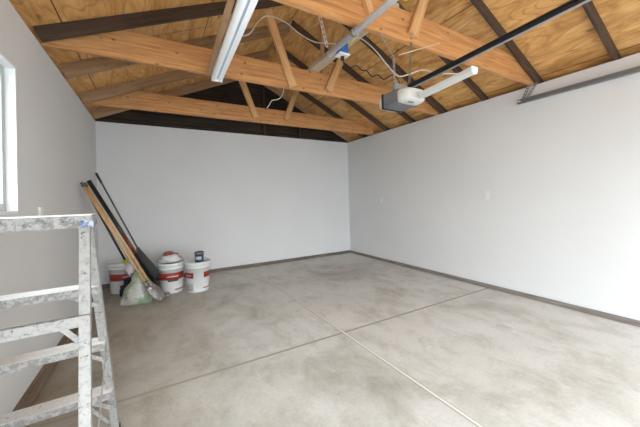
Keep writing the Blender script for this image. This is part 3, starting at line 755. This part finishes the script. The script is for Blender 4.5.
# clamshell digger with two tan handles
tp, bt = Vector((-0.665, 4.02, 1.465)), Vector((-0.055, 4.10, 0.205))
t = thing('post_hole_digger', (0.0, 4.25, 0), 'Digging tool with two tan wooden handles and dirty steel blades leaning on left wall', 'digging tool')
dd = (bt-tp).normalized(); sd = Vector((0.25, -1, 0)).normalized()
for k in (-1, 1):
    p_ = tp+Vector((0.012*k, 0.02*k, 0.0)); q_ = bt+Vector((0.020*k, -0.012*k, 0.010*k))
    rod(t, 'handle', p_, q_, 0.0, 1.0, 0.0125, 0.0125, 'tan')
    rod(t, 'handle_tip', p_, q_, -0.003, 0.035, 0.0135, 0.0135, 'tool_grey')
    rod(t, 'socket', p_, q_, 0.93, 1.03, 0.021, 0.026, 'steel')
def blade(c, ax, nrm, L, wd, curv, seed):
    """curved steel clamshell blade"""
    bm = BM(); ax = Vector(ax).normalized(); nrm = Vector(nrm); nrm = (nrm-ax*nrm.dot(ax)).normalized(); s = ax.cross(nrm)
    n, mm = 12, 10; g = []
    for th_ in (0, 0.004):
        gg = []
        for j in range(mm+1):
            t_ = j/mm; wj = wd*(0.75+0.35*math.sin(math.pi*min(1,t_*0.8+0.1)))*(1 if t_ < 0.75 else 1-(t_-0.75)*1.4)
            gg.append([bm.verts.new(Vector(c)+ax*(L*t_)+s*(wj*math.sin(a_))+nrm*(wj*(math.cos(a_)-0.35)*curv+th_)) for a_ in [(-1.25+2.5*i/n) for i in range(n+1)]])
        g.append(gg)
    for gg in g:
        for j in range(mm):
            for i in range(n):
                f = bm.faces.new((gg[j][i], gg[j][i+1], gg[j+1][i+1], gg[j+1][i])); f.smooth = True
    A, B = g
    for i in range(n):
        bm.faces.new((A[0][i], A[0][i+1], B[0][i+1], B[0][i])); bm.faces.new((A[mm][i], A[mm][i+1], B[mm][i+1], B[mm][i]))
    for j in range(mm):
        bm.faces.new((A[j][0], A[j+1][0], B[j+1][0], B[j][0])); bm.faces.new((A[j][n], A[j+1][n], B[j+1][n], B[j][n]))
    return bm
ax = Vector((0.50, -0.10, -0.62))
obj('blade', blade(bt+Vector((-0.02,0,0.02)), ax, (0.6,-0.5,0.55), 0.235, 0.085, 0.9, 1), M['steel'], t)
obj('blade', blade(bt+Vector((-0.015,0.02,0.0)), ax, (-0.6,0.5,-0.5), 0.20, 0.065, 0.8, 2), M['steel'], t)
obj('hinge', tube(BM(), [bt+Vector((0.0,-0.07,0.0)), bt+Vector((0.0,0.07,-0.0))], 0.012, 10, False), M['galv'], t)
# black handled shovel
tp, bt = Vector((-0.662, 4.31, 1.51)), Vector((-0.03, 4.44, 0.20))
t = thing('shovel', (0.0, 4.42, 0), 'Thick black handled shovel with red collar leaning behind the tan handles', 'shovel')
rod(t, 'handle', tp, bt, 0.0, 1.0, 0.024, 0.021, 'tool_black')
rod(t, 'collar', tp, bt, 0.52, 0.70, 0.0225, 0.0225, 'tool_red')
obj('blade', blade(bt, (0.30,0.02,-0.60), (-0.8,-0.3,-0.3), 0.19, 0.085, 0.5, 5), M['black_metal'], t)
# second dark handle (thin) seen under the tan ones
tp, bt = Vector((-0.678, 4.20, 1.42)), Vector((-0.15, 4.50, 0.06))
t = thing('garden_hoe', (-0.15, 4.50, 0), 'Slim dark handled hoe leaning beneath the tan handles with yellow tape', 'hoe')
rod(t, 'handle', tp, bt, 0.0, 1.0, 0.013, 0.013, 'tool_black')
rod(t, 'tape', tp, bt, 0.66, 0.74, 0.027, 0.027, 'yellow')
obj('hoe_head', beam(BM(), (-0.21, 4.48, 0.055), (-0.09, 4.52, 0.055), 0.02, 0.11, bev=0.002), M['black_metal'], t)
# leaf rake
tp, bt = Vector((-0.685, 5.02, 1.655)), Vector((-0.215, 4.86, 0.60))
t = thing('leaf_rake', (0.04, 4.72, 0), 'Black fan leaf rake with slim grey handle leaning into the back left corner', 'rake')
rod(t, 'handle', tp, bt, 0.0, 1.0, 0.0105, 0.0105, 'tool_grey')
rod(t, 'grip', tp, bt, -0.003, 0.13, 0.016, 0.014, 'tool_black')
ax = (bt-tp).normalized(); hd = Vector((0.02, 4.76, 0.03)); ax = (hd-bt).normalized()
L = (hd-bt).length; nrm = Vector((-0.1, -1.0, 0.15)); nrm = (nrm-ax*nrm.dot(ax)).normalized(); s = ax.cross(nrm)
bm = BM(); n = 13
for i in range(n):
    k = -1+2*i/(n-1); 
    pts = [bt+s*(0.012*k), bt+ax*(L*0.35)+s*(0.060*k), bt+ax*(L*0.80)+s*(0.120*k), bt+ax*(L*(0.97-0.05*k*k))+s*(0.128*k)+nrm*0.012, bt+ax*(L*(0.99-0.05*k*k))+s*(0.13*k)+nrm*0.030]
    tube(bm, pts, 0.0062, 6)
obj('tines', bm, M['rake'], t)
bm = BM(); g = []
for th_ in (0, 0.004):
    gg = []
    for j in range(9):
        t_ = j/8; wj = 0.014+0.112*min(1, t_*0.80/0.80)
        gg.append([bm.verts.new(bt+ax*(L*0.80*t_)+s*(wj*(-1+2*i/8))+nrm*(0.004+th_)) for i in range(9)])
    g.append(gg)
for gg in g:
    for j in range(8):
        for i in range(8): bm.faces.new((gg[j][i], gg[j][i+1], gg[j+1][i+1], gg[j+1][i]))
A, B_ = g
for j in range(8):
    for i in (0, 8): bm.faces.new((A[j][i], A[j+1][i], B_[j+1][i], B_[j][i]))
for i in range(8):
    for j in (0, 8): bm.faces.new((A[j][i], A[j][i+1], B_[j][i+1], B_[j][i]))
obj('fan_web', bm, M['rake'], t)

for o in bpy.data.objects:
    if '_abs' in o: del o['_abs']
